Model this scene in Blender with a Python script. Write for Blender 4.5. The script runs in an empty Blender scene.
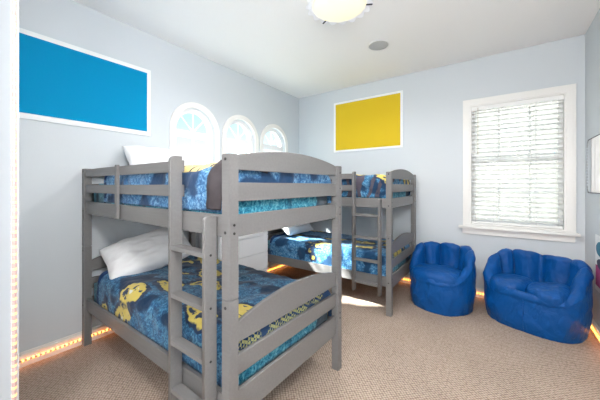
import bpy, bmesh, math, random
from mathutils import Vector, Matrix, noise
C = bpy.context.scene.collection
R = math.radians
PI = math.pi

# ------------------------------------------------------------------ materials
def new_mat(name):
    m = bpy.data.materials.new(name); m.use_nodes = True
    nt = m.node_tree; b = nt.nodes['Principled BSDF']
    return m, nt, b
def plain(name, col, rough=.6, spec=.3, metal=0, bump=0, bscale=60, var=0, emit=None, estr=0, sheen=0):
    m, nt, b = new_mat(name)
    b.inputs['Base Color'].default_value = (*col, 1)
    b.inputs['Roughness'].default_value = rough
    b.inputs['Specular IOR Level'].default_value = spec
    b.inputs['Metallic'].default_value = metal
    if sheen: b.inputs['Sheen Weight'].default_value = sheen
    if emit:
        b.inputs['Emission Color'].default_value = (*emit, 1); b.inputs['Emission Strength'].default_value = estr
    tc = nt.nodes.new('ShaderNodeTexCoord')
    nz = nt.nodes.new('ShaderNodeTexNoise'); nz.inputs['Scale'].default_value = bscale; nz.inputs['Detail'].default_value = 4
    nt.links.new(tc.outputs['Object'], nz.inputs['Vector'])
    if bump:
        bp = nt.nodes.new('ShaderNodeBump'); bp.inputs['Strength'].default_value = bump; bp.inputs['Distance'].default_value = .004
        nt.links.new(nz.outputs['Fac'], bp.inputs['Height']); nt.links.new(bp.outputs['Normal'], b.inputs['Normal'])
    if var:
        mx = nt.nodes.new('ShaderNodeMixRGB'); mx.blend_type = 'MIX'
        mx.inputs[1].default_value = (*[c*(1-var) for c in col], 1); mx.inputs[2].default_value = (*[min(1, c*(1+var)) for c in col], 1)
        nt.links.new(nz.outputs['Fac'], mx.inputs[0]); nt.links.new(mx.outputs[0], b.inputs['Base Color'])
    return m
M = {}
M['wall'] = plain('wall_paint', (.62, .66, .695), .75, .2, bump=.12, bscale=90)
M['ceil'] = plain('ceiling_paint', (.93, .92, .91), .85, .1, bump=.25, bscale=55)
M['trim'] = plain('white_trim', (.84, .83, .81), .4, .4)
M['frame'] = plain('window_vinyl', (.86, .87, .88), .4, .4)
M['blind'] = plain('blind_slats', (.88, .88, .87), .45, .3)
M['cord'] = plain('blind_cord', (.62, .62, .62), .7)
M['wand'] = plain('blind_wand', (.45, .40, .34), .4)
M['bolt'] = plain('bolt_dark', (.015, .013, .012), .4, .5)
M['white_cotton'] = plain('white_cotton', (.80, .80, .81), .85, .1, bump=.3, bscale=25, sheen=.3)
M['dresser'] = plain('dresser_white', (.82, .83, .85), .45, .3)
M['knob'] = plain('dresser_knob', (.55, .55, .56), .3, .5, metal=.8)
M['lining'] = plain('grey_lining', (.06, .052, .057), .8, .2, bump=.4, bscale=30, var=.25)
M['poster_border'] = plain('poster_border', (.85, .87, .88), .6)
M['poster_blue'] = plain('poster_blue', (.0, .245, .47), .7, .1)
M['poster_yellow'] = plain('poster_yellow', (.69, .49, .026), .7, .1)
M['teal_ink'] = plain('teal_ink', (.02, .16, .25), .6)
M['magenta_ink'] = plain('magenta_ink', (.42, .06, .20), .6)
M['navy_ink'] = plain('navy_ink', (.02, .02, .06), .6)
M['grille'] = plain('speaker_grille', (.50, .50, .50), .7, .2, bump=.6, bscale=400)
M['plastic'] = plain('white_plastic', (.8, .8, .8), .35, .4)
M['black'] = plain('black_rubber', (.02, .02, .02), .5)
M['clip'] = plain('dark_clip', (.08, .08, .09), .3, .5, metal=.7)
M['rope'] = plain('rope_sleeve', (.55, .42, .40), .3, .5)
M['bulb'] = plain('rope_bulb', (1, .55, .2), .4, emit=(1, .33, .045), estr=9)
M['bulb_dim'] = plain('rope_bulb_amber', (1, .6, .3), .4, emit=(1, .42, .12), estr=1.6)
M['lamp_shade'] = plain('lamp_cream_glass', (.85, .80, .58), .4, .3, emit=(1, .95, .72), estr=.38)
M['lamp_rim'] = plain('lamp_rim_glass', (.85, .86, .9), .3, .4, emit=(.9, .92, 1), estr=.15)
M['mirror'] = plain('mirror_silver', (.9, .92, .93), .02, .5, metal=1)

def bed_mat():
    m, nt, b = new_mat('grey_painted_wood')
    tc = nt.nodes.new('ShaderNodeTexCoord'); mp = nt.nodes.new('ShaderNodeMapping'); mp.inputs['Scale'].default_value = (3, 40, 40)
    nz = nt.nodes.new('ShaderNodeTexNoise'); nz.inputs['Scale'].default_value = 2; nz.inputs['Detail'].default_value = 5
    mx = nt.nodes.new('ShaderNodeMixRGB'); mx.inputs[1].default_value = (.145, .141, .140, 1); mx.inputs[2].default_value = (.190, .186, .186, 1)
    nt.links.new(tc.outputs['Object'], mp.inputs[0]); nt.links.new(mp.outputs[0], nz.inputs['Vector'])
    nt.links.new(nz.outputs['Fac'], mx.inputs[0]); nt.links.new(mx.outputs[0], b.inputs['Base Color'])
    b.inputs['Roughness'].default_value = .42; b.inputs['Specular IOR Level'].default_value = .45
    return m
M['bed'] = bed_mat()

def carpet_mat():
    m, nt, b = new_mat('woven_carpet')
    tc = nt.nodes.new('ShaderNodeTexCoord')
    mp = nt.nodes.new('ShaderNodeMapping'); mp.inputs['Rotation'].default_value = (0, 0, R(45)); mp.inputs['Scale'].default_value = (55, 55, 55)
    nt.links.new(tc.outputs['Object'], mp.inputs[0])
    ck = nt.nodes.new('ShaderNodeTexVoronoi'); ck.inputs['Scale'].default_value = 1.0; ck.inputs['Randomness'].default_value = .25
    nt.links.new(mp.outputs[0], ck.inputs['Vector'])
    nz = nt.nodes.new('ShaderNodeTexNoise'); nz.inputs['Scale'].default_value = 160; nz.inputs['Detail'].default_value = 3
    nt.links.new(tc.outputs['Object'], nz.inputs['Vector'])
    n2 = nt.nodes.new('ShaderNodeTexNoise'); n2.inputs['Scale'].default_value = 2.2; n2.inputs['Detail'].default_value = 3
    nt.links.new(tc.outputs['Object'], n2.inputs['Vector'])
    rp = nt.nodes.new('ShaderNodeValToRGB')
    rp.color_ramp.elements[0].position = .25; rp.color_ramp.elements[0].color = (.62, .475, .375, 1)
    rp.color_ramp.elements[1].position = .62; rp.color_ramp.elements[1].color = (.30, .21, .155, 1)
    nt.links.new(ck.outputs['Distance'], rp.inputs[0])
    mx = nt.nodes.new('ShaderNodeMixRGB'); mx.blend_type = 'MULTIPLY'; mx.inputs[0].default_value = .35
    nt.links.new(rp.outputs[0], mx.inputs[1]); nt.links.new(nz.outputs['Color'], mx.inputs[2])
    hs = nt.nodes.new('ShaderNodeHueSaturation'); mr = nt.nodes.new('ShaderNodeMapRange')
    mr.inputs['To Min'].default_value = .85; mr.inputs['To Max'].default_value = 1.15
    nt.links.new(n2.outputs['Fac'], mr.inputs[0]); nt.links.new(mr.outputs[0], hs.inputs['Value']); nt.links.new(mx.outputs[0], hs.inputs['Color'])
    hs.inputs['Saturation'].default_value = .85
    nt.links.new(hs.outputs[0], b.inputs['Base Color'])
    bp = nt.nodes.new('ShaderNodeBump'); bp.inputs['Strength'].default_value = .7; bp.inputs['Distance'].default_value = .006; bp.invert = True
    nt.links.new(ck.outputs['Distance'], bp.inputs['Height']); nt.links.new(bp.outputs[0], b.inputs['Normal'])
    b.inputs['Roughness'].default_value = .95; b.inputs['Specular IOR Level'].default_value = .05
    return m
M['carpet'] = carpet_mat()

def fabric(name, dark, mid, light, motif=True, seed=0, grey=0, scale=1, thr=.52, dash=None, patch=None):
    m, nt, b = new_mat(name); L = nt.links.new
    tc = nt.nodes.new('ShaderNodeTexCoord'); mp = nt.nodes.new('ShaderNodeMapping'); mp.inputs['Location'].default_value = (seed, seed*.7, seed*.3)
    L(tc.outputs['Object'], mp.inputs[0])
    nz = nt.nodes.new('ShaderNodeTexNoise'); nz.inputs['Scale'].default_value = 30*scale; nz.inputs['Detail'].default_value = 6; nz.inputs['Roughness'].default_value = .75; nz.inputs['Distortion'].default_value = 1.5
    L(mp.outputs[0], nz.inputs['Vector'])
    rp = nt.nodes.new('ShaderNodeValToRGB'); e = rp.color_ramp.elements
    e[0].position = .40; e[0].color = (*dark, 1); e[1].position = .62; e[1].color = (*light, 1); k = e.new(.5); k.color = (*mid, 1)
    L(nz.outputs['Fac'], rp.inputs[0]); cur = rp.outputs[0]
    def mask(src, a, bb, inv=False):
        r = nt.nodes.new('ShaderNodeMapRange'); r.clamp = True
        r.inputs['From Min'].default_value = a; r.inputs['From Max'].default_value = bb
        if inv: r.inputs['To Min'].default_value = 1; r.inputs['To Max'].default_value = 0
        L(src, r.inputs[0]); return r.outputs[0]
    def mul(a, c):
        q = nt.nodes.new('ShaderNodeMath'); q.operation = 'MULTIPLY'; L(a, q.inputs[0]); L(c, q.inputs[1]); return q.outputs[0]
    def over(base, fac, col):
        x = nt.nodes.new('ShaderNodeMixRGB'); L(fac, x.inputs[0]); L(base, x.inputs[1]); x.inputs[2].default_value = (*col, 1); return x.outputs[0]
    w = nt.nodes.new('ShaderNodeTexNoise'); w.inputs['Scale'].default_value = 4; w.inputs['Detail'].default_value = 2
    L(mp.outputs[0], w.inputs['Vector'])
    cur = over(cur, mask(w.outputs['Fac'], .54, .60), tuple(c*.55 for c in dark))       # darker drifts of ink
    if grey:
        g = nt.nodes.new('ShaderNodeTexWave'); g.inputs['Scale'].default_value = 2.4; g.inputs['Distortion'].default_value = 9; g.inputs['Detail'].default_value = 3
        L(mp.outputs[0], g.inputs['Vector']); cur = over(cur, mask(g.outputs['Fac'], .55, .7), (.07, .06, .08))
    if motif:
        mv = nt.nodes.new('ShaderNodeMixRGB'); mv.blend_type = 'ADD'; mv.inputs[0].default_value = .22
        nd = nt.nodes.new('ShaderNodeTexNoise'); nd.inputs['Scale'].default_value = 7; nd.inputs['Detail'].default_value = 3
        m2 = nt.nodes.new('ShaderNodeMapping'); m2.inputs['Rotation'].default_value = (0, 0, R(35)); m2.inputs['Scale'].default_value = (.75, 1.35, .8)
        L(mp.outputs[0], m2.inputs[0]); L(m2.outputs[0], nd.inputs['Vector']); L(m2.outputs[0], mv.inputs[1]); L(nd.outputs['Color'], mv.inputs[2])
        vo = nt.nodes.new('ShaderNodeTexVoronoi'); vo.inputs['Scale'].default_value = 3.3*scale
        L(mv.outputs[0], vo.inputs['Vector'])
        sx = nt.nodes.new('ShaderNodeSeparateColor'); L(vo.outputs['Color'], sx.inputs[0])
        pick = mask(sx.outputs[0], thr, thr+.02)
        d = vo.outputs['Distance']
        cur = over(cur, mul(mask(d, .46, .50, True), pick), (.012, .03, .075))
        cur = over(cur, mul(mask(d, .37, .40, True), pick), (.66, .52, .12))
        ns = nt.nodes.new('ShaderNodeTexNoise'); ns.inputs['Scale'].default_value = 15; ns.inputs['Detail'].default_value = 2; L(mp.outputs[0], ns.inputs['Vector'])
        inner = mul(mask(d, .30, .33, True), pick)
        cur = over(cur, mul(inner, mask(ns.outputs['Fac'], .54, .57)), (.02, .04, .09))
        cur = over(cur, mul(mul(mask(d, .14, .17, True), pick), mask(ns.outputs['Fac'], .40, .44, True)), (.72, .74, .70))
    if dash:
        s = nt.nodes.new('ShaderNodeSeparateXYZ'); L(tc.outputs['Object'], s.inputs[0])
        bk = nt.nodes.new('ShaderNodeTexChecker'); bk.inputs['Scale'].default_value = 62
        m3 = nt.nodes.new('ShaderNodeMapping'); m3.inputs['Rotation'].default_value = (R(30), R(20), R(45)); L(tc.outputs['Object'], m3.inputs[0]); L(m3.outputs[0], bk.inputs['Vector'])
        reg = mul(mask(s.outputs[0], dash[0], dash[0]+.01), mask(s.outputs[2], dash[1], dash[1]+.005, True))
        cur = over(cur, reg, (.015, .05, .13)); cur = over(cur, mul(mul(reg, bk.outputs['Fac']), mask(w.outputs['Fac'], .47, .50)), (.42, .42, .18))
    if patch:
        s = nt.nodes.new('ShaderNodeSeparateXYZ'); L(tc.outputs['Object'], s.inputs[0])
        ax = nt.nodes.new('ShaderNodeMath'); ax.operation = 'ADD'; sc_ = nt.nodes.new('ShaderNodeMath'); sc_.operation = 'MULTIPLY'; sc_.inputs[1].default_value = .12
        L(w.outputs['Fac'], sc_.inputs[0]); L(s.outputs[2], ax.inputs[0]); L(sc_.outputs[0], ax.inputs[1])
        reg = mul(mul(mask(ax.outputs[0], patch[2], patch[2]+.006), mask(s.outputs[1], patch[1], patch[1]+.02, True)), mask(s.outputs[0], patch[0], patch[0]+.02))
        wv = nt.nodes.new('ShaderNodeTexWave'); wv.inputs['Scale'].default_value = 3.2; wv.inputs['Distortion'].default_value = 3; L(tc.outputs['Object'], wv.inputs['Vector'])
        cur = over(cur, reg, (.72, .58, .25)); cur = over(cur, mul(reg, mask(wv.outputs['Fac'], .9, .94)), (.05, .05, .06))
    L(cur, b.inputs['Base Color'])
    n3 = nt.nodes.new('ShaderNodeTexNoise'); n3.inputs['Scale'].default_value = 14; n3.inputs['Detail'].default_value = 4; L(mp.outputs[0], n3.inputs['Vector'])
    bp = nt.nodes.new('ShaderNodeBump'); bp.inputs['Strength'].default_value = .5; bp.inputs['Distance'].default_value = .02
    L(n3.outputs['Fac'], bp.inputs['Height']); L(bp.outputs[0], b.inputs['Normal'])
    b.inputs['Roughness'].default_value = .8; b.inputs['Specular IOR Level'].default_value = .2; b.inputs['Sheen Weight'].default_value = .15
    return m
M['comf_low'] = fabric('denim_print_a', (.010, .05, .13), (.022, .115, .24), (.10, .29, .44), thr=.34, seed=1.3, dash=(-.10, .69))
M['comf_up'] = fabric('denim_print_b', (.025, .09, .22), (.06, .20, .40), (.25, .45, .65), seed=4.1, thr=.93, patch=(-.62, .45, 1.575))
M['comf_low2'] = fabric('denim_print_c', (.02, .10, .24), (.05, .21, .42), (.22, .45, .66), seed=7.7, thr=.56)
M['comf_up2'] = fabric('denim_print_d', (.015, .07, .17), (.04, .18, .34), (.22, .42, .58), seed=11.2, grey=1, thr=.6)
M['sheet'] = fabric('teal_sheet', (.01, .10, .19), (.03, .26, .38), (.20, .50, .60), motif=False, seed=3, scale=.9)
M['hem'] = plain('navy_hem', (.012, .04, .12), .7)

def bag_mat():
    m, nt, b = new_mat('blue_nylon'); L = nt.links.new
    tc = nt.nodes.new('ShaderNodeTexCoord')
    n = nt.nodes.new('ShaderNodeTexNoise'); n.inputs['Scale'].default_value = 9; n.inputs['Detail'].default_value = 5; n.inputs['Distortion'].default_value = 1.2
    mp = nt.nodes.new('ShaderNodeMapping'); mp.inputs['Scale'].default_value = (1.2, 1.2, .7); L(tc.outputs['Object'], mp.inputs[0]); L(mp.outputs[0], n.inputs['Vector'])
    bp = nt.nodes.new('ShaderNodeBump'); bp.inputs['Strength'].default_value = .6; bp.inputs['Distance'].default_value = .03
    L(n.outputs['Fac'], bp.inputs['Height']); L(bp.outputs[0], b.inputs['Normal'])
    b.inputs['Base Color'].default_value = (.001, .070, .275, 1); b.inputs['Roughness'].default_value = .42; b.inputs['Specular IOR Level'].default_value = .25
    return m
M['bag'] = bag_mat()

def glass_mat():
    m = bpy.data.materials.new('window_glass'); m.use_nodes = True; nt = m.node_tree; nt.nodes.clear()
    o = nt.nodes.new('ShaderNodeOutputMaterial'); t = nt.nodes.new('ShaderNodeBsdfTransparent'); g = nt.nodes.new('ShaderNodeBsdfGlossy')
    g.inputs['Roughness'].default_value = .02; t.inputs['Color'].default_value = (.93, .97, .98, 1)
    mx = nt.nodes.new('ShaderNodeMixShader'); mx.inputs[0].default_value = .04
    nt.links.new(t.outputs[0], mx.inputs[1]); nt.links.new(g.outputs[0], mx.inputs[2]); nt.links.new(mx.outputs[0], o.inputs[0])
    return m
M['glass'] = glass_mat()

# ------------------------------------------------------------------ helpers
def obj(name, me, mat, parent=None, smooth=False, loc=None):
    if isinstance(me, bmesh.types.BMesh):
        bm = me; me = bpy.data.meshes.new(name); bm.normal_update(); bm.to_mesh(me); bm.free()
    me.materials.clear(); me.materials.append(mat)
    if smooth:
        for p in me.polygons: p.use_smooth = True
    o = bpy.data.objects.new(name, me); C.objects.link(o)
    if parent: o.parent = parent
    if loc: o.location = loc
    return o
def tag(o, label, cat, group=None):
    o['label'] = label; o['category'] = cat
    if group: o['group'] = group
    return o
def thing(name, label, cat, loc=(0, 0, 0), rz=0, group=None):
    o = bpy.data.objects.new(name, None); C.objects.link(o); o.location = loc; o.rotation_euler = (0, 0, rz); o.empty_display_size = .1
    return tag(o, label, cat, group)
def struct(name, me, mat):
    o = obj(name, me, mat); o['kind'] = 'structure'; return o
def box(bm, x0, x1, y0, y1, z0, z1, bev=0):
    r = bmesh.ops.create_cube(bm, size=1)
    for v in r['verts']:
        v.co = Vector(((x0+x1)/2+v.co.x*(x1-x0), (y0+y1)/2+v.co.y*(y1-y0), (z0+z1)/2+v.co.z*(z1-z0)))
    if bev:
        es = list({e for v in r['verts'] for e in v.link_edges})
        bmesh.ops.bevel(bm, geom=es, offset=bev, segments=2, affect='EDGES')
def B(x0, x1, y0, y1, z0, z1, bev=0):
    bm = bmesh.new(); box(bm, x0, x1, y0, y1, z0, z1, bev); return bm
def cyl(bm, p, q, r, seg=16, r2=None):
    p = Vector(p); q = Vector(q); d = q-p
    mat = Matrix.Translation((p+q)/2) @ d.to_track_quat('Z', 'Y').to_matrix().to_4x4()
    bmesh.ops.create_cone(bm, cap_ends=True, segments=seg, radius1=r, radius2=r if r2 is None else r2, depth=d.length, matrix=mat)
def plate(outlines, depth, mat4, bev=0):
    """flat outlines (first outer, rest holes) extruded by depth, then moved by mat4"""
    cu = bpy.data.curves.new('tmp', 'CURVE'); cu.dimensions = '2D'; cu.fill_mode = 'BOTH'; cu.extrude = depth/2-bev
    cu.bevel_depth = bev; cu.bevel_resolution = 1
    if bev: cu.offset = -bev
    for o in outlines:
        s = cu.splines.new('POLY'); s.points.add(len(o)-1); s.use_cyclic_u = True
        for i, (a, b) in enumerate(o): s.points[i].co = (a, b, 0, 1)
    t = bpy.data.objects.new('tmp', cu); C.objects.link(t)
    dg = bpy.context.evaluated_depsgraph_get(); dg.update()
    me = bpy.data.meshes.new_from_object(t.evaluated_get(dg)); bpy.data.objects.remove(t); bpy.data.curves.remove(cu)
    bm = bmesh.new(); bm.from_mesh(me); bmesh.ops.remove_doubles(bm, verts=bm.verts, dist=1e-5)
    bmesh.ops.transform(bm, matrix=mat4, verts=bm.verts)
    bmesh.ops.recalc_face_normals(bm, faces=bm.faces)
    return bm
def in_YZ(x): return Matrix(((0, 0, 1, x), (1, 0, 0, 0), (0, 1, 0, 0), (0, 0, 0, 1)))       # outline (y,z) at x
def in_XZ(y): return Matrix(((1, 0, 0, 0), (0, 0, -1, y), (0, 1, 0, 0), (0, 0, 0, 1)))      # outline (x,z) at y
def rect(a0, a1, b0, b1): return [(a0, b0), (a1, b0), (a1, b1), (a0, b1)]
def grid(fn, nu, nv, cu=False, cv=False):
    bm = bmesh.new(); V = [[bm.verts.new(fn(i/(nu if cu else nu-1), j/(nv if cv else nv-1))) for j in range(nv)] for i in range(nu)]
    for i in range(nu if cu else nu-1):
        for j in range(nv if cv else nv-1):
            bm.faces.new((V[i][j], V[(i+1) % nu][j], V[(i+1) % nu][(j+1) % nv], V[i][(j+1) % nv]))
    return bm, V
def shell(fo, fi, nu, nv):
    bm, A = grid(fo, nu, nv)
    Bv = [[bm.verts.new(fi(i/(nu-1), j/(nv-1))) for j in range(nv)] for i in range(nu)]
    for i in range(nu-1):
        for j in range(nv-1): bm.faces.new((Bv[i][j], Bv[i][j+1], Bv[i+1][j+1], Bv[i+1][j]))
    for i in range(nu-1):
        bm.faces.new((A[i][0], Bv[i][0], Bv[i+1][0], A[i+1][0])); bm.faces.new((A[i][-1], A[i+1][-1], Bv[i+1][-1], Bv[i][-1]))
    for j in range(nv-1):
        bm.faces.new((A[0][j], A[0][j+1], Bv[0][j+1], Bv[0][j])); bm.faces.new((A[-1][j], Bv[-1][j], Bv[-1][j+1], A[-1][j+1]))
    bmesh.ops.recalc_face_normals(bm, faces=bm.faces); return bm
def N(x, y, z): return noise.noise(Vector((x, y, z)))
def sm(a, b, x):
    t = max(0, min(1, (x-a)/(b-a))); return t*t*(3-2*t)
def copy_tree(o, parent=None):
    c = o.copy(); C.objects.link(c)
    if parent: c.parent = parent
    for ch in list(o.children): copy_tree(ch, c)
    return c

# ------------------------------------------------------------------ room
XL, XR, YB, YN, H = -3.054, .744, 4.222, -1.9, 3.05
T = .16
struct('floor', B(XL-T, XR+T, YN-T, YB+T, -.1, 0), M['carpet'])
struct('ceiling', B(XL-T, XR+T, YN-T, YB+T, H, H+.1), M['ceil'])
struct('wall_right', B(XR, XR+T, YN, YB, 0, H), M['wall'])
struct('wall_behind', B(XL, XR, YN-T, YN, 0, H), M['wall'])
AW = [2.05, 2.785, 3.52]; AS = 2.095; AR = .345; ZS = 1.15
def arch(c, r, z0, n=28): return [(c-r, z0), (c+r, z0)]+[(c+r*math.cos(PI*k/n), AS+r*math.sin(PI*k/n)) for k in range(n+1)]
RO = AR-.065
struct('wall_left', plate([rect(YN, YB+T, 0, H)]+[arch(c, RO, ZS) for c in AW], T, in_YZ(XL-T/2)), M['wall'])
WX0, WX1, WZ0, WZ1 = -.315, .593, .92, 2.45
struct('wall_back', plate([rect(XL, XR+T, 0, H), rect(WX0, WX1, WZ0, WZ1)], T, in_XZ(YB+T/2)), M['wall'])
# short partition at the near left whose free edge carries the rope light
struct('wall_near', B(XL, -2.0, .291, .320, 0, H, .002), M['wall'])
def baseboard(name, x0, x1, y0, y1, ax):
    bm = B(x0, x1, y0, y1, 0, .098); d = .004
    if ax == 'l': box(bm, x0, x1-.006, y0, y1, .098, .115, .002)
    if ax == 'b': box(bm, x0, x1, y0+.006, y1, .098, .115, .002)
    if ax == 'r': box(bm, x0+.006, x1, y0, y1, .098, .115, .002)
    struct(name, bm, M['trim'])
baseboard('baseboard_left', XL, XL+.016, .32, YB, 'l')
baseboard('baseboard_back', XL+.016, XR-.016, YB-.016, YB, 'b')
baseboard('baseboard_right', XR-.016, XR, YN, YB, 'r')

# arched windows on the left wall
for i, c in enumerate(AW):
    w = obj('window_%d' % (i+1), plate([arch(c, AR, ZS-.0), arch(c, RO, ZS+.0001)], .022, in_YZ(XL+.011), .003), M['trim']); w['kind'] = 'structure'
    xo = XL-.06
    def ch(nm, bm, m): o = obj(nm, bm, m, w); return o
    ri = RO-.05
    ch('sash_frame', plate([arch(c, RO, ZS), arch(c, ri, ZS+.05)], .035, in_YZ(xo), .003), M['frame'])
    bm = bmesh.new(); box(bm, xo-.016, xo+.016, c-ri-.005, c+ri+.005, AS-.085, AS+.0, .003); ch('transom_bar', bm, M['frame'])
    bm = bmesh.new(); box(bm, xo-.01, xo+.01, c-.009, c+.009, ZS+.045, AS-.08)
    box(bm, xo-.01, xo+.01, c-ri, c+ri, 1.58, 1.60)
    for a in (45, 90, 135):
        d = Vector((0, math.cos(R(a)), math.sin(R(a)))); cyl(bm, Vector((xo, c, AS-.005)), Vector((xo, c, AS))+d*(ri+.004), .008, 6)
    ch('muntins', bm, M['frame'])
    ch('pane', plate([arch(c, ri+.002, ZS+.04)], .004, in_YZ(xo-.004)), M['glass'])
    ch('sill', B(XL-.03, XL+.05, c-AR-.02, c+AR+.02, ZS-.03, ZS, .004), M['trim'])

# rectangular window on the back wall
w = obj('window_4', plate([rect(-.395, .673, WZ0-.02, 2.53), rect(WX0, WX1, WZ0, WZ1)], .024, in_XZ(YB-.012), .004), M['trim']); w['kind'] = 'structure'
obj('casing_bead', plate([rect(WX0-.055, WX1+.055, WZ0, WZ1+.055), rect(WX0-.04, WX1+.04, WZ0, WZ1+.04)], .008, in_XZ(YB-.027), .002), M['trim'], w)
obj('window_sill', B(-.441, .700, YB-.075, YB+.02, .875, .905, .005), M['trim'], w)
obj('apron', B(-.40, .665, YB-.024, YB, .80, .875, .004), M['trim'], w)
yo = YB+.10
obj('sash_frame', plate([rect(WX0, WX1, WZ0, WZ1), rect(WX0+.05, WX1-.05, WZ0+.06, 1.71), rect(WX0+.05, WX1-.05, 1.77, WZ1-.05)], .04, in_XZ(yo), .003), M['frame'], w)
bm = bmesh.new()
for zz in ((WZ0+.06, 1.71), (1.77, WZ1-.05)):
    for k in (1, 2):
        x = WX0+(WX1-WX0)*k/3; box(bm, x-.009, x+.009, yo-.01, yo+.01, zz[0]-.003, zz[1]+.003)
    zc = sum(zz)/2; box(bm, WX0+.048, WX1-.048, yo-.009, yo+.009, zc-.009, zc+.009)
obj('muntins', bm, M['frame'], w)
obj('pane', B(WX0+.045, WX1-.045, yo-.003, yo+.001, WZ0+.055, WZ1-.045), M['glass'], w)
obj('jamb', plate([rect(WX0-.001, WX1+.001, WZ0-.001, WZ1+.001), rect(WX0+.012, WX1-.012, WZ0+.012, WZ1-.012)], .10, in_XZ(YB+.035)), M['trim'], w)
# blind
bl = thing('window_blind', 'white horizontal slat blind lowered inside the rectangular window', 'blind', (0, YB+.045, WZ0))
z_top = WZ1-WZ0
obj('head_rail', B(WX0+.014, WX1-.014, -.028, .028, z_top-.065, z_top-.014, .003), M['blind'], bl)
obj('bottom_rail', B(WX0+.018, WX1-.018, -.024, .024, .016, .040, .004), M['blind'], bl)
n_sl = 25
sl0 = None
for k in range(n_sl):
    z = .075+k*(z_top-.065-.075-.03)/(n_sl-1)
    if sl0 is None:
        def sf(u, v):
            y = (u-.5)*.052; zc = .0035*(1-(2*u-1)**2)
            return Vector((WX0+.016+v*(WX1-WX0-.032), y*math.cos(R(27)), zc+y*math.sin(R(27))))
        bm, _ = grid(sf, 7, 2); bmesh.ops.solidify(bm, geom=bm.faces[:], thickness=.0028)
        sl0 = obj('slat', bm, M['blind'], bl); o = sl0
    else:
        o = sl0.copy(); C.objects.link(o); o.parent = bl
    o.location = (0, 0, z)
for x in (WX0+.06, WX0+.25, WX1-.25, WX1-.06):
    bm = bmesh.new()
    for y in (-.027, .027): cyl(bm, (x, y, .036), (x, y, z_top-.05), .0018, 6)
    obj('ladder_cord', bm, M['cord'], bl)
bm = bmesh.new(); cyl(bm, (WX0+.085, -.036, z_top-.60), (WX0+.085, -.036, z_top-.03), .004, 8); cyl(bm, (WX0+.085, -.036, z_top-.63), (WX0+.085, -.036, z_top-.59), .006, 8)
obj('tilt_wand', bm, M['wand'], bl)

# ------------------------------------------------------------------ posters, mirror, art
p = thing('wall_poster', 'wide plain blue poster with white border high on the left wall', 'poster', (XL, .94, 1.95))
obj('border', B(.0, .012, -.54, .555, 0, .705, .001), M['poster_border'], p)
obj('print', B(.012, .014, -.50, .515, .045, .665), M['poster_blue'], p)
p = thing('wall_poster', 'plain yellow poster with white border above the far bunk bed', 'poster', (-1.736, YB, 1.985))
obj('border', B(-.575, .575, -.012, 0, 0, .84, .001), M['poster_border'], p)
obj('print', B(-.538, .540, -.014, -.012, .032, .808), M['poster_yellow'], p)

def rrect(a0, a1, b0, b1, r, n=8):
    out = []
    for (cx, cz, s) in ((a1-r, b0+r, -90), (a1-r, b1-r, 0), (a0+r, b1-r, 90), (a0+r, b0+r, 180)):
        for k in range(n+1):
            a = R(s+90*k/n); out.append((cx+r*math.cos(a), cz+r*math.sin(a)))
    return out
p = thing('wall_mirror', 'round-cornered mirror with a dark beaded edge on the right wall', 'mirror', (XR, 3.76, 1.345))
obj('backing', plate([rrect(-.30, .30, 0, .545, .07)], .012, in_YZ(-.006)), M['plastic'], p)
obj('glass', plate([rrect(-.288, .288, .012, .533, .06)], .002, in_YZ(-.013)), M['mirror'], p)
bm = bmesh.new()
pts = rrect(-.294, .294, .006, .539, .065, 6)
per = []
for i in range(len(pts)):
    a = Vector(pts[i]); b2 = Vector(pts[(i+1) % len(pts)]); n = max(1, int((b2-a).length/.03))
    for k in range(n): per.append(a+(b2-a)*k/n)
for q in per: bmesh.ops.create_icosphere(bm, subdivisions=1, radius=.0045, matrix=Matrix.Translation((-.015, q.x, q.y)))
obj('beaded_edge', bm, M['clip'], p)['kind'] = 'stuff'

def blob(cy, cz, ry, rz, seed):
    return [(cy+ry*math.cos(a)*(1+.16*N(math.cos(a)+seed, math.sin(a), seed)), cz+rz*math.sin(a)*(1+.16*N(math.cos(a), math.sin(a)+seed, 2))) for a in [2*PI*k/36 for k in range(36)]]
p = thing('wall_art', 'teal and magenta wall art print low on the right wall', 'wall art', (XR, 3.50, .44))
obj('sheet', B(-.006, 0, -.30, .30, 0, .52, .001), M['poster_border'], p)
obj('teal_shape', plate([blob(.10, .40, .17, .07, 1.2)], .003, in_YZ(-.0075)), M['teal_ink'], p)
obj('magenta_block', plate([rect(-.05, .275, .05, .24)], .003, in_YZ(-.0075)), M['magenta_ink'], p)
obj('dark_shape', plate([blob(.08, .27, .14, .05, 3.1)], .003, in_YZ(-.0105)), M['navy_ink'], p)

p = thing('wall_outlet', 'white outlet plate low on the right wall behind the wide beanbag', 'outlet', (XR, 4.0, .30))
obj('plate', B(-.008, 0, -.036, .036, 0, .115, .003), M['plastic'], p)
obj('plug', B(-.03, -.008, -.014, .014, .02, .05, .004), M['plastic'], p)

# ------------------------------------------------------------------ ceiling fittings
sp = thing('ceiling_speaker', 'round grey speaker grille set flush in the ceiling', 'speaker', (-1.143, 3.151, H))
bm = bmesh.new(); cyl(bm, (0, 0, -.006), (0, 0, -.0001), .118, 40); obj('rim', bm, M['plastic'], sp)
bm = bmesh.new(); cyl(bm, (0, 0, -.009), (0, 0, -.006), .108, 40); obj('grille', bm, M['grille'], sp)

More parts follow.
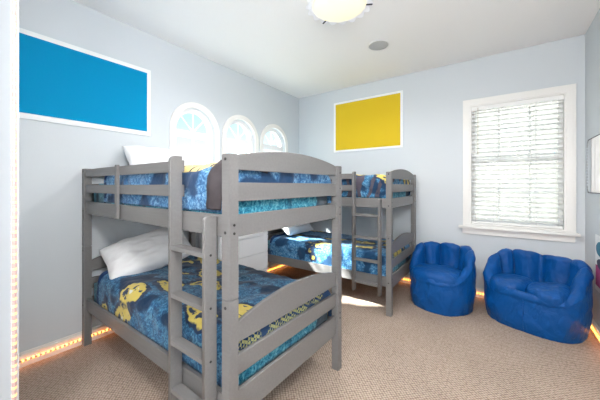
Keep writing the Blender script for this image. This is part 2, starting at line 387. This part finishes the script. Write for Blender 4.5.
LX, LY = -1.155, 2.20
lp = thing('ceiling_light', 'cream glass flush ceiling light with a frilled pale rim', 'ceiling light', (LX, LY, H))
bm = bmesh.new(); cyl(bm, (0, 0, -.035), (0, 0, -.0001), .12, 32); obj('mount', bm, M['plastic'], lp)
def dish(u, v):
    a = 2*PI*u; r = .238*math.sin(v*PI/2); z = -.095+.062*(1-math.cos(v*PI/2)); return Vector((r*math.cos(a), r*math.sin(a), z))
bm, V = grid(dish, 48, 12, cu=True); bmesh.ops.remove_doubles(bm, verts=bm.verts, dist=1e-5); bmesh.ops.recalc_face_normals(bm, faces=bm.faces); bmesh.ops.solidify(bm, geom=bm.faces[:], thickness=.004)
obj('shade', bm, M['lamp_shade'], lp, True)
def frill(u, v):
    a = 2*PI*u; k = abs(math.sin(a*9)); r = .237+v*(.028+.028*k); return Vector((r*math.cos(a), r*math.sin(a), -.036+.012*math.sin(v*PI)+.006*v*math.cos(a*18)))
bm, V = grid(frill, 180, 6, cu=True); bmesh.ops.solidify(bm, geom=bm.faces[:], thickness=.003)
obj('frilled_rim', bm, M['lamp_rim'], lp, True)
for a in (285, 308, 30, 150):
    d = Vector((math.cos(R(a)), math.sin(R(a)), 0)); bm = bmesh.new()
    r = bmesh.ops.create_cube(bm, size=1); t = Matrix.Translation(d*.262+Vector((0, 0, -.045))) @ Matrix.Rotation(R(a), 4, 'Z') @ Matrix.Diagonal((.055, .016, .007, 1))
    bmesh.ops.transform(bm, matrix=t, verts=bm.verts); bmesh.ops.bevel(bm, geom=bm.edges[:], offset=.002, segments=1, affect='EDGES')
    obj('clip', bm, M['clip'], lp)

# ------------------------------------------------------------------ rope lights
def rope(name, label, paths, loc, rad=.0055, pitch=.03, br=.0072, bh=.005, bm_='bulb'):
    t = thing(name, label, 'rope light', loc); L0 = Vector(loc)
    bs = bmesh.new(); bb = bmesh.new()
    for pts in paths:
        for a, b in zip(pts, pts[1:]):
            a = Vector(a)-L0; b = Vector(b)-L0; cyl(bs, a, b, rad, 8)
            d = b-a; n = int(d.length/pitch); dn = d.normalized()
            for k in range(n):
                c = a+d*((k+.5)/n); cyl(bb, c-dn*bh, c+dn*bh, br, 6)
    obj('sleeve', bs, M['rope'], t); o = obj('bulbs', bb, M[bm_], t); o['kind'] = 'stuff'; return t
e = .0245
rope('rope_light', 'warm amber rope light running along the baseboards at carpet level',
     [[(XL+e, .34, .052), (XL+e, YB-e, .052), (XR-e, YB-e, .052), (XR-e, 1.0, .052)]], (XL+e, .34, .052))
rope('rope_light', 'amber rope light running vertically up the near partition edge at far left',
     [[(-1.992, .301, .01), (-1.992, .301, H-.01)]], (-1.992, .301, .01), .0085, .037, .0095, .006, 'bulb_dim')

# ------------------------------------------------------------------ bunk beds
L_, W_ = 2.02, 1.10; PW = .058
def panel(z0, z1, a, bulge):      # board whose top (and slightly its underside) arches
    n = 24; y0, y1 = PW-.006, W_-PW+.006
    top = [(y0+(y1-y0)*k/n, z1+bulge*math.sin(PI*k/n)**.8) for k in range(n+1)]
    return [(y0, z0), (y1, z0)]+top[::-1]
def make_bed():
    t = thing('bunk_bed', 'x', 'bunk bed', group='matching grey bunk beds')
    def part(nm, bm, m=M['bed'], par=t): return obj(nm, bm, m, par)
    for u in (-PW, -L_):
        for v in (0, W_-PW):
            bm = bmesh.new(); box(bm, u, u+PW, v, v+PW, 0, .8795, .003); box(bm, u, u+PW, v, v+PW, .8815, 1.573, .003)
            cyl(bm, (u+PW/2, v+PW/2, .87), (u+PW/2, v+PW/2, .89), .02, 12)
            part('post', bm)
            side = -.001 if v == 0 else None
            ex = u+PW+.001 if u == -PW else None
            for z in (1.548, 1.20, .36, .845):
                bm = bmesh.new()
                if v == 0: cyl(bm, (u+PW/2, .002, z), (u+PW/2, -.002, z), .0075, 12)
                else: cyl(bm, (u+PW/2, W_-.002, z), (u+PW/2, W_+.002, z), .0075, 12)
                part('bolt', bm, M['bolt'])
            if u == -PW:
                for z in ((1.235, 1.195, .36, .40) if v == 0 else (1.52, 1.40, 1.255, 1.20, .44, .40)):
                    bm = bmesh.new(); cyl(bm, (-.002, v+PW*.5, z), (.002, v+PW*.5, z), .0065, 12); part('bolt', bm, M['bolt'])
    for xc in (-.032, -L_+.032):
        for nm, z0, z1, bu in (('arched_board', 1.50, 1.568, .056), ('end_rail', 1.345, 1.438, 0), ('end_rail', 1.172, 1.280, 0),
                               ('arched_board', .655, .745, .075), ('end_rail', .495, .592, 0), ('end_rail', .275, .420, 0)):
            o = panel(z0, z1, 0, bu) if bu else rect(PW-.006, W_-PW+.006, z0, z1)
            part(nm, plate([o], .024, in_YZ(xc), .003))
    ua, ub = -L_+PW-.005, -PW+.005
    for v in (.018, W_-.042):
        part('side_rail', B(ua, ub, v, v+.024, 1.172, 1.280, .003)); part('side_rail', B(ua, ub, v, v+.024, .307, .415, .003))
    for z0, z1 in ((1.36, 1.428), (1.500, 1.565)):
        part('guard_rail', B(ua, -.425, .012, .032, z0, z1, .003)); part('guard_rail', B(ua, ub, W_-.034, W_-.014, z0, z1, .003))
    part('guard_post', B(-1.285, -1.245, -.008, .012, 1.178, 1.575, .003))
    part('slat_base', B(ua+.01, ub-.01, .045, W_-.045, 1.205, 1.222)); part('slat_base', B(ua+.01, ub-.01, .045, W_-.045, .335, .352))
    # ladder
    def stile(u0, u1, z1, r=.02):
        o = [(-.058, .215), (.010, .215), (.010, z1)]+[(-.058+r-r*math.sin(R(a)), z1-r+r*math.cos(R(a))) for a in range(0, 91, 15)]
        return plate([o], u1-u0, in_YZ((u0+u1)/2), .002)
    part('ladder_stile', stile(-.436, -.412, 1.585, .03)); part('ladder_stile', stile(-.130, -.106, 1.272, .02))
    for k, z in enumerate((1.10, .845, .59, .335)):
        part('ladder_rung', B(-.414, -.128, -.055, .004, z-.024, z, .002))
        bm = bmesh.new(); cyl(bm, (-.107, -.026, z-.012), (-.104, -.026, z-.012), .006, 12); part('bolt', bm, M['bolt'])
    return t
bedA = make_bed(); bedB = copy_tree(bedA)
bedA.location = (-1.02, .859, 0); bedA.rotation_euler = (0, 0, R(-.8))
bedA['label'] = 'large grey wooden bunk bed in the foreground nearest the camera'
bedB.location = (-.955, 3.02, 0)
bedB['label'] = 'grey wooden bunk bed against the back wall beneath the yellow poster'

# ------------------------------------------------------------------ mattresses and bedding
def mattress(bed, z0, z1, label):
    bm = B(-L_+.075, -.075, .06, W_-.06, 0, z1-z0, .0)
    bmesh.ops.subdivide_edges(bm, edges=bm.edges[:], cuts=3, use_grid_fill=True)
    bmesh.ops.bevel(bm, geom=[e for e in bm.edges if len(e.link_faces) == 2 and e.calc_face_angle(0) > 1], offset=.035, segments=4, affect='EDGES')
    for v in bm.verts: v.co += Vector((0, N(v.co.x*5, v.co.z*9, 1)*.006, N(v.co.x*4, v.co.y*4, 2)*.008 if v.co.z > .05 else 0))
    o = obj('mattress', bm, M['sheet'], None, True)
    o.matrix_world = bed_mw(bed) @ Matrix.Translation((0, 0, z0)); tag(o, label, 'mattress', 'mattresses with teal sheets'); return o
def bed_mw(bed): return Matrix.Translation(bed.location) @ Matrix.Rotation(bed.rotation_euler.z, 4, 'Z')
def comf_fn(zt, zs, zf, puff, seed, uh):
    """quilt surface: s across (0 near hem..1 far hem), t along (0 head hem..1 foot hem)"""
    v0, v1, r = .05, W_-.05, .10
    fl = zt-zf
    def fn(t, s, off=0):
        # across profile
        side = zt-zs; flat = v1-v0-2*r; arc = r*PI/2; tot = 2*(side-r)+2*arc+flat; d = s*tot
        def prof(d):
            if d < side-r: return v0, zs+d, -1, 0
            d -= side-r
            if d < arc: a = d/r; return v0+r-r*math.cos(a), zt-r+r*math.sin(a), -math.cos(a), math.sin(a)
            d -= arc
            if d < flat: return v0+r+d, zt, 0, 1
            d -= flat
            if d < arc: a = PI/2-d/r; return v1-r+r*math.cos(a), zt-r+r*math.sin(a), math.cos(a), math.sin(a)
            d -= arc
            return v1, zt-r-d, 1, 0
        y, z, ny, nz = prof(d)
        ulen = -.065-uh; rf = .07; ft = ulen-rf+rf*PI/2+max(0, fl-rf); q = t*ft
        if q < ulen-rf: x = uh+q; drop = 0; nx = 0; w = 1
        elif q < ulen-rf+rf*PI/2: a = (q-ulen+rf)/rf; x = -.065-rf+rf*math.sin(a); drop = rf*(1-math.cos(a)); nx = math.sin(a); w = math.cos(a)
        else: x = -.065; drop = rf+(q-(ulen-rf+rf*PI/2)); nx = 1; w = 0
        top = sm(zs, zt, z)
        z2 = z-drop*top if z-drop*top > zs else zs
        hollow = sm(.0, .12, (z-zs))
        n = puff*(.6*N(x*4.5, y*5+seed, seed)+.5*N(x*11, y*10, seed+z*9)+.22*abs(N(x*24, y*20, seed+z*20)))
        n *= .3+.7*hollow
        p = Vector((x, y, z2)); nn = Vector((nx, ny*w, nz*w+.001)).normalized()
        return p+nn*(n+off)
    return fn
def comforter(bed, zt, zs, zf, mat, puff, seed, uh, label):
    fn = comf_fn(zt, zs, zf, puff, seed, uh)
    bm = shell(lambda a, b: fn(a, b), lambda a, b: fn(a, b, -.014), 130, 90)
    o = obj('comforter', bm, mat, None, True); o.matrix_world = bed_mw(bed); tag(o, label, 'comforter', 'printed blue comforters')
    # rolled hem at the head end
    bm, V = grid(lambda a, b: fn(.004, a)+Vector((.022*math.cos(2*PI*b)+.012, 0, .022*math.sin(2*PI*b)+.002)), 90, 12, cv=True)
    obj('folded_hem', bm, M['hem'], o, True)
    return o, fn
mattress(bedA, .352, .59, 'teal-sheeted mattress on the lower bunk of the near bed')
mattress(bedA, 1.222, 1.44, 'teal-sheeted mattress on the upper bunk of the near bed')
mattress(bedB, .352, .59, 'teal-sheeted mattress on the lower bunk of the far bed')
mattress(bedB, 1.222, 1.44, 'teal-sheeted mattress on the upper bunk of the far bed')
comforter(bedA, .655, .40, .56, M['comf_low'], .022, 1.0, -1.80, 'dark blue comforter with yellow shapes on the near bed, lower bunk')
cu, fnA = comforter(bedA, 1.545, 1.285, 1.40, M['comf_up'], .024, 5.0, -1.66, 'speckled blue comforter piled on the near bed, upper bunk')
comforter(bedB, .655, .40, .56, M['comf_low2'], .022, 9.0, -1.80, 'bright blue comforter with yellow shapes on the far bed, lower bunk')
comforter(bedB, 1.55, 1.285, 1.40, M['comf_up2'], .024, 13.0, -1.66, 'grey-swirled blue comforter on the far bed, upper bunk')
# turned-back grey lining at the foot corner of the upper near comforter
def lin(a, b):
    s = .015+.32*b; lo = .838+.085*b**2.2; hi = .905+.04*b
    p = fnA(lo+(hi-lo)*a, s, .016+.012*math.sin(PI*a)+.006*N(a*6, b*12, 3)); return p
bm = shell(lin, lambda a, b: lin(a, b)*.997+Vector((0, .003, -.003)), 20, 40)
obj('grey_lining', bm, M['lining'], cu, True)

def pillow(label, loc, rot, sx, sy, th, seed, group='white pillows'):
    def top(sg):
        def f(a, b):
            x, y = 2*a-1, 2*b-1
            k = max(0, (1-abs(x)**3.2))*max(0, (1-abs(y)**3.2)); z = th*.5*k**.5
            pin = 1-.07*(1-k)*(abs(x*y))*0-.05*(1-abs(x*y))*(1-k)
            n = .012*N(x*3, y*3, seed)+.010*N(x*7+seed, y*5, seed*2)*k+.007*N(x*16, y*6, seed)*(1-k)
            return Vector((x*sx/2*pin, y*sy/2*pin, sg*(z)+n))
        return f
    bm, V = grid(top(1), 40, 50); bm2, V2 = grid(top(-1), 40, 50)
    me = bpy.data.meshes.new('t'); bm2.to_mesh(me); bm2.free(); bm.from_mesh(me); bpy.data.meshes.remove(me)
    bmesh.ops.remove_doubles(bm, verts=bm.verts, dist=.0004); bmesh.ops.recalc_face_normals(bm, faces=bm.faces)
    o = obj('pillow', bm, M['white_cotton'], None, True); o.location = loc; o.rotation_euler = rot; tag(o, label, 'pillow', group); return o
# local x = short side (leans back toward headboard), local y = long side
pillow('white pillow slumped against the headboard, lower bunk of the near bed', (-2.69, 1.31, .80), (R(17), R(36), R(-4)), .41, .72, .25, 2)
pillow('white pillow propped up on the upper bunk of the near bed', (-2.83, 1.50, 1.65), (R(1), R(50), R(-3)), .42, .64, .17, 7)
pillow('white pillow on the lower bunk of the far bed behind the dresser', (-2.70, 3.55, .83), (0, R(35), 0), .48, .66, .17, 11)

# ------------------------------------------------------------------ dresser
d = thing('dresser', 'white dresser standing between the two bunk beds', 'dresser', (-3.03, 2.07, 0))
DW, DD, DH = .83, .40, 1.0
obj('body', B(0, DD-.018, 0, DW, .04, DH-.02, .002), M['dresser'], d); obj('top', B(0, DD+.006, -.008, DW+.008, DH-.02, DH, .003), M['dresser'], d)
obj('plinth', B(.02, DD-.03, .01, DW-.01, 0, .04), M['dresser'], d)
for k in range(4):
    z0 = .055+k*.23; dr = obj('drawer', B(DD-.0175, DD, .006, DW-.006, z0, z0+.222, .002), M['dresser'], d)

# ------------------------------------------------------------------ beanbags
def beanbag(a, b, npan, cushions, loc, rz, hb, label, seed):
    t = thing('beanbag_chair', label, 'beanbag', loc, rz, 'royal blue beanbag seats')
    ex = 2.6 if a > b*1.2 else 2.15
    def foot(ph):      # superellipse radius direction ; ph=0 -> +x, back is +y
        c, s = math.cos(ph), math.sin(ph); return Vector((a*math.copysign(abs(c)**(2/ex), c), b*math.copysign(abs(s)**(2/ex), s), 0))
    def rim(ph):
        s = math.sin(ph); k = sm(-.92, .55, s); return .385+(hb-.385)*k
    def panels(ph):
        w = ((ph+PI/2) % (2*PI))/(2*PI)*npan; return abs(math.sin(PI*w))**.42
    # main body: floor -> outer side -> rim -> inner side -> seat deck
    def f(u, v):
        ph = 2*PI*u; p = foot(ph); h = rim(ph); s = math.sin(ph); back = sm(-.7, .2, s)
        pn = 1+(panels(ph)-1)*back
        if v < .06: k = v/.06; rr, z = .88*k**.5 if k > 0 else 0, 0
        elif v < .52:
            k = (v-.06)/.46; z = k*(h-.07); rr = .90+.12*math.sin(min(1, k*1.15)*PI*.62)-.05*k
        elif v < .72:
            k = (v-.52)/.20; an = k*PI; th = .17
            rr = .97-th*(1-math.cos(an))/2*1.25+.02; z = h-.07+(.07*math.sin(an))
            rr -= .02*k
        else:
            k = (v-.72)/.28; zz0 = h-.07; z = zz0+(.31-zz0)*min(1, k*1.25); rr = (.76-.10*min(1, k*1.25)) if k < .8 else .66*(1-(k-.8)/.2)
        q = Vector((p.x*rr, p.y*rr, z))
        if v > .5 and v < .96:
            inn = sm(.60, .68, v)*(1-sm(.9, .96, v)); cen = Vector((q.x, q.y, 0)); L = cen.length or 1
            q -= cen/L*(.085*(pn-.7)*inn*back); q.z += .026*(pn-.6)*back*(1-sm(.62, .8, v))
        w = 0 if v < .05 else 1
        nz = .016*N(q.x*5, q.y*5, q.z*5+seed)+.010*N(q.x*12+seed, q.y*12, q.z*7)+.006*N(q.x*26, q.y*26, q.z*14+seed)
        dr = Vector((p.x, p.y, 0)).normalized()
        if v >= .05: q += dr*nz*w; q.z = max(.0, q.z+(.6*nz if z > .05 else 0))
        return q
    bm, V = grid(f, 180, 84, cu=True); bmesh.ops.remove_doubles(bm, verts=bm.verts, dist=1e-4); bmesh.ops.recalc_face_normals(bm, faces=bm.faces)
    obj('shell', bm, M['bag'], t, True)
    if cushions == 2:
        pts = [f(.752, .08+.44*k/14) for k in range(15)]; bm = bmesh.new()
        for p_, q_ in zip(pts, pts[1:]): cyl(bm, p_, q_, .0045, 8)
        obj('seam', bm, M['bag'], t, True)
    # seat cushions
    wx = a*.74*2/cushions
    for k in range(cushions):
        cx = (k-(cushions-1)/2)*wx
        def g(u, v, cx=cx):
            th = (v-.5)*PI; ph = 2*PI*u; n = 2.6
            c, s = math.cos(ph), math.sin(ph); cc = math.cos(th)**.45 if math.cos(th) > 0 else 0
            x = cx+wx*.55*math.copysign(abs(c)**(2/n), c)*cc; y = -b*.25+b*.70*math.copysign(abs(s)**(2/n), s)*cc
            z = .365+.09*math.copysign(abs(math.sin(th))**.8, math.sin(th))+.012*N(x*7, y*7, seed+k)+.008*N(x*15, y*15, seed)
            return Vector((x, y, z))
        bm, V = grid(g, 64, 24, cu=True); bmesh.ops.remove_doubles(bm, verts=bm.verts, dist=1e-4); bmesh.ops.recalc_face_normals(bm, faces=bm.faces)
        obj('seat_cushion', bm, M['bag'], t, True)
    return t
beanbag(.355, .345, 9, 1, (-.575, 3.71, 0), R(-12), .68, 'round royal blue beanbag chair beside the far bunk bed', 3)
beanbag(.43, .325, 10, 2, (.275, 3.745, 0), R(-20), .68, 'wide two-seat royal blue beanbag sofa in the corner below the window', 8)

# ------------------------------------------------------------------ outside
M['stucco'] = plain('pale_stucco', (.14, .14, .137), .9, .1)
M['roof'] = plain('roof_tiles', (.35, .30, .27), .9, .1, var=.2, bscale=12)
M['dark_glass'] = plain('far_glass', (.12, .125, .13), .3, .3)
M['lawn'] = plain('outside_ground', (.42, .42, .36), .95, .05, var=.2, bscale=3)
struct('ground', B(-30, 30, -20, 40, -3.2, -3.1), M['lawn'])
hs = thing('house', 'pale neighbouring house added to brighten the view through the slats of the rectangular window', 'house', (1.5, 10.5, -3.1))  # house added outside to light the view behind the blind
obj('wall', B(-7, 7, 0, 5, 0, 9.4), M['stucco'], hs)
obj('roof', plate([[(-7.5, 9.4), (7.5, 9.4), (5.2, 11.0), (-5.2, 11.0)]], 5.6, in_XZ(2.4)), M['roof'], hs)
obj('eaves_board', B(-7.5, 7.5, -.45, -.41, 9.2, 9.4), M['trim'], hs)
# ------------------------------------------------------------------ lights
def light(kind, name, loc, energy, col=(1, 1, 1), **kw):
    l = bpy.data.lights.new(name, kind); l.energy = energy; l.color = col
    for k, v in kw.items(): setattr(l, k, v)
    o = bpy.data.objects.new(name, l); C.objects.link(o); o.location = loc; return o
s = light('SUN', 'sun', (-8, -6, 8), 34, (1, .95, .88), angle=R(2.5))
s.rotation_euler = Vector((1, .72, -1.0)).to_track_quat('-Z', 'Y').to_euler()
for dx, dy in ((-.07, .05), (.07, -.05)):
    light('SPOT', 'ceiling_lamp_bulb', (LX+dx, LY+dy, H-.16), 35, (1, .98, .95), shadow_soft_size=.06, spot_size=R(174), spot_blend=.6)
light('POINT', 'added_entry_fill', (0, -1.45, 1.9), 75, (1, .98, .96), shadow_soft_size=.35)  # added fill light behind the camera, without any fixture
for x, e_ in ((-.75, 10), (.3, 78)):
    light('POINT', 'added_doorway_fill', (x, .15, 2.35), e_, (1, .98, .95), shadow_soft_size=.15)  # pair of unseen fill lights added around the camera to brighten the room
for c in AW:
    o = light('AREA', 'daylight_portal', (XL-T-.01, c, 1.78), 1, shape='RECTANGLE', size=.62, size_y=1.3); o.rotation_euler = (0, R(-90), 0); o.data.cycles.is_portal = True
    o.data.size = 1.3; o.data.size_y = .62
o = light('AREA', 'daylight_portal', (.139, YB+T+.01, 1.685), 1, shape='RECTANGLE'); o.data.size = .95; o.data.size_y = 1.56; o.rotation_euler = (R(-90), 0, 0); o.data.cycles.is_portal = True

W = bpy.data.worlds.new('World'); bpy.context.scene.world = W; W.use_nodes = True; nt = W.node_tree
bg = nt.nodes['Background']; tc = nt.nodes.new('ShaderNodeTexCoord'); sp_ = nt.nodes.new('ShaderNodeSeparateXYZ'); rp = nt.nodes.new('ShaderNodeValToRGB')
nt.links.new(tc.outputs['Generated'], sp_.inputs[0]); nt.links.new(sp_.outputs['Z'], rp.inputs[0])
rp.color_ramp.elements[0].position = .0; rp.color_ramp.elements[0].color = (.90, .90, .88, 1)
rp.color_ramp.elements[1].position = .22; rp.color_ramp.elements[1].color = (.38, .58, .70, 1)
nt.links.new(rp.outputs[0], bg.inputs['Color']); bg.inputs['Strength'].default_value = 1.5

# ------------------------------------------------------------------ camera
cam = bpy.data.cameras.new('camera'); co = bpy.data.objects.new('camera', cam); C.objects.link(co)
cam.sensor_width = 36; cam.lens = 278.6*36/600; cam.shift_y = -14.5/600; cam.clip_start = .02
co.location = (0, 0, 1.423); co.rotation_euler = (R(90), 0, math.atan2(200, 278.6))
sc = bpy.context.scene; sc.camera = co
sc.view_settings.view_transform = 'Standard'; sc.view_settings.look = 'None'; sc.view_settings.gamma = 1
sc.view_settings.use_curve_mapping = False; sc.view_settings.exposure = .48
